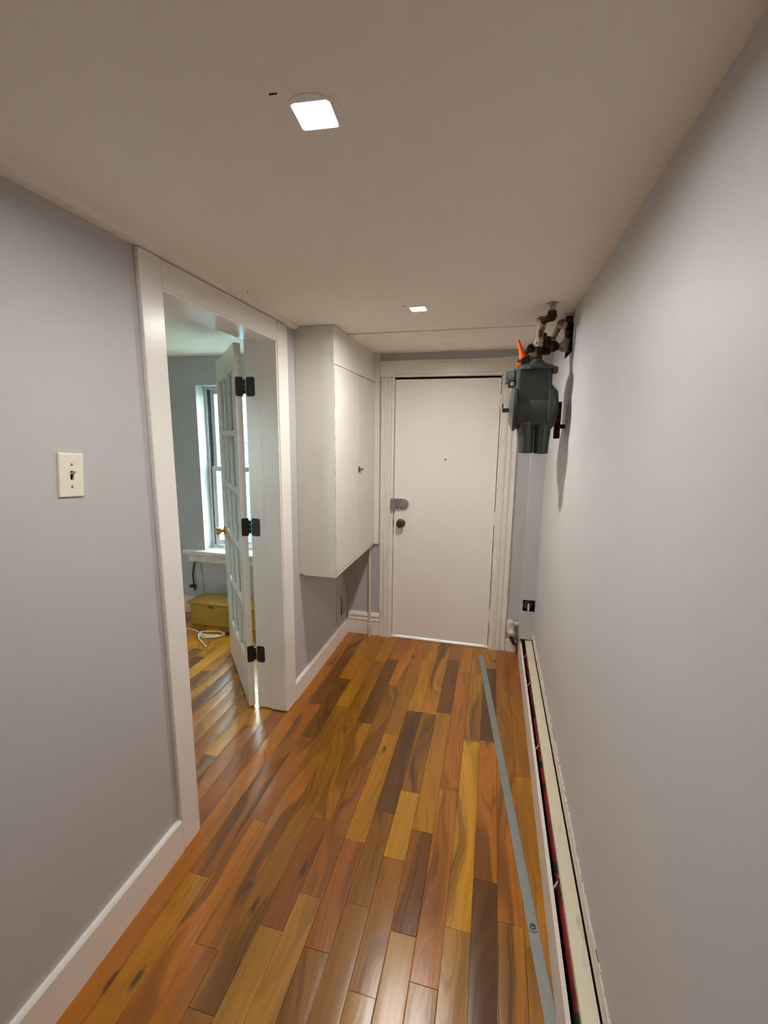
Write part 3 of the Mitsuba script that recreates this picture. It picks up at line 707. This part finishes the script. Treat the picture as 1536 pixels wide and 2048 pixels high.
add(k + '__union', cat_(cyl((.175, 2.310, 1.982), (.1765, 2.307, 2.040), .0145, 18), cyl((.1745, 2.311, 1.980), (.175, 2.310, 2.000), .024, 8, bev=.003)), 'rust')
add(k + '__plug_valve', cat_(cyl((.170, 2.335, 2.040), (.134, 2.322, 2.032), .017, 16, bev=.003), sph((.148, 2.326, 2.034), .021), cyl((.140, 2.34, 2.028), (.122, 2.345, 2.014), .010, 12)), 'rust')
add(k + '__tee', cat_(cyl((.188, 2.335, 2.052), (.262, 2.405, 2.052), .026, 20, bev=.004), cyl((.215, 2.365, 2.010), (.215, 2.365, 2.090), .026, 20, bev=.004), cyl((.19, 2.35, 2.055), (.20, 2.38, 2.105), .022, 16, bev=.004)), 'rust')
add(k + '__wall_nipple', cyl((.255, 2.40, 2.052), (.345, 2.472, 2.056), .016, 16), 'rust')
add(k + '__wall_elbow', cat_(sph((.302, 2.418, 2.052), .025), cyl((.302, 2.418, 2.052), (.320, 2.44, 2.085), .021, 16, bev=.003)), 'painted_pipe')
add(k + '__slant_nipple', cyl((.246, 2.43, 2.080), (.292, 2.52, 2.178), .015, 16), 'painted_pipe')
add(k + '__top_elbow', cat_(sph((.294, 2.46, 2.168), .024), cyl((.294, 2.46, 2.168), (.322, 2.44, 2.150), .020, 16, bev=.003)), 'painted_pipe')
add(k + '__riser', cyl((.324, 2.44, 2.036), (.324, 2.44, 2.196), .0165, 16), 'rust')
tag(k, 'rusty elbowed gas pipes between the ceiling, the wall hole and the gas meter', 'gas pipe')

# ------------------------------------------------------------------ outside the window
struct('ground_outside', bx(-16, 10, -12, 22, -.75, -.7), 'yard', 'pale paved yard outside the window', 'ground')
k = 'neighbour_house'
hx0, hx1, hy = -9.0, -3.9, 8.6
add(k + '__wall', bx(hx0, hx1, hy, hy + 4, -.7, 4.2), 'siding')
for i in range(22):
    z = -.62 + i * .2
    add(k + '__clapboard', hull([(hx0, hy, z), (hx1, hy, z), (hx0, hy - .03, z), (hx1, hy - .03, z), (hx0, hy, z + .2), (hx1, hy, z + .2), (hx0, hy - .006, z + .2), (hx1, hy - .006, z + .2)]), 'siding')
add(k + '__belt_course', bx(hx0 - .05, hx1 + .05, hy - .10, hy, 1.42, 1.56, .01), 'fence_white')
for xa in (-8.2, -6.2):
    w = add(k + '__window', bx(xa, xa + .9, hy - .06, hy, 1.9, 3.2, .01), 'fence_white')
    add(w + '__pane', bx(xa + .08, xa + .82, hy - .075, hy - .05, 1.98, 3.12), 'house_glass')
tag(k, 'pale blue clapboard house seen through the room window', 'house')
k = 'white_fence'
for i in range(30):
    xx = -7.2 + i * .2
    add(k + '__board', bx(xx, xx + .19, 6.4, 6.43, -.7, .98, .006), 'fence_white')
add(k + '__rail', bx(-7.2, -1.2, 6.36, 6.40, .92, 1.02, .008), 'fence_white')
tag(k, 'white board fence in the yard outside the window', 'fence')
k = 'covered_grill'
add(k, unman(man(rbox(-4.45, -3.72, 5.3, 5.9, -.69, .42, .12, 3))), 'tarp', 40, 'grey blue covered shape in the yard outside the window', 'cover')
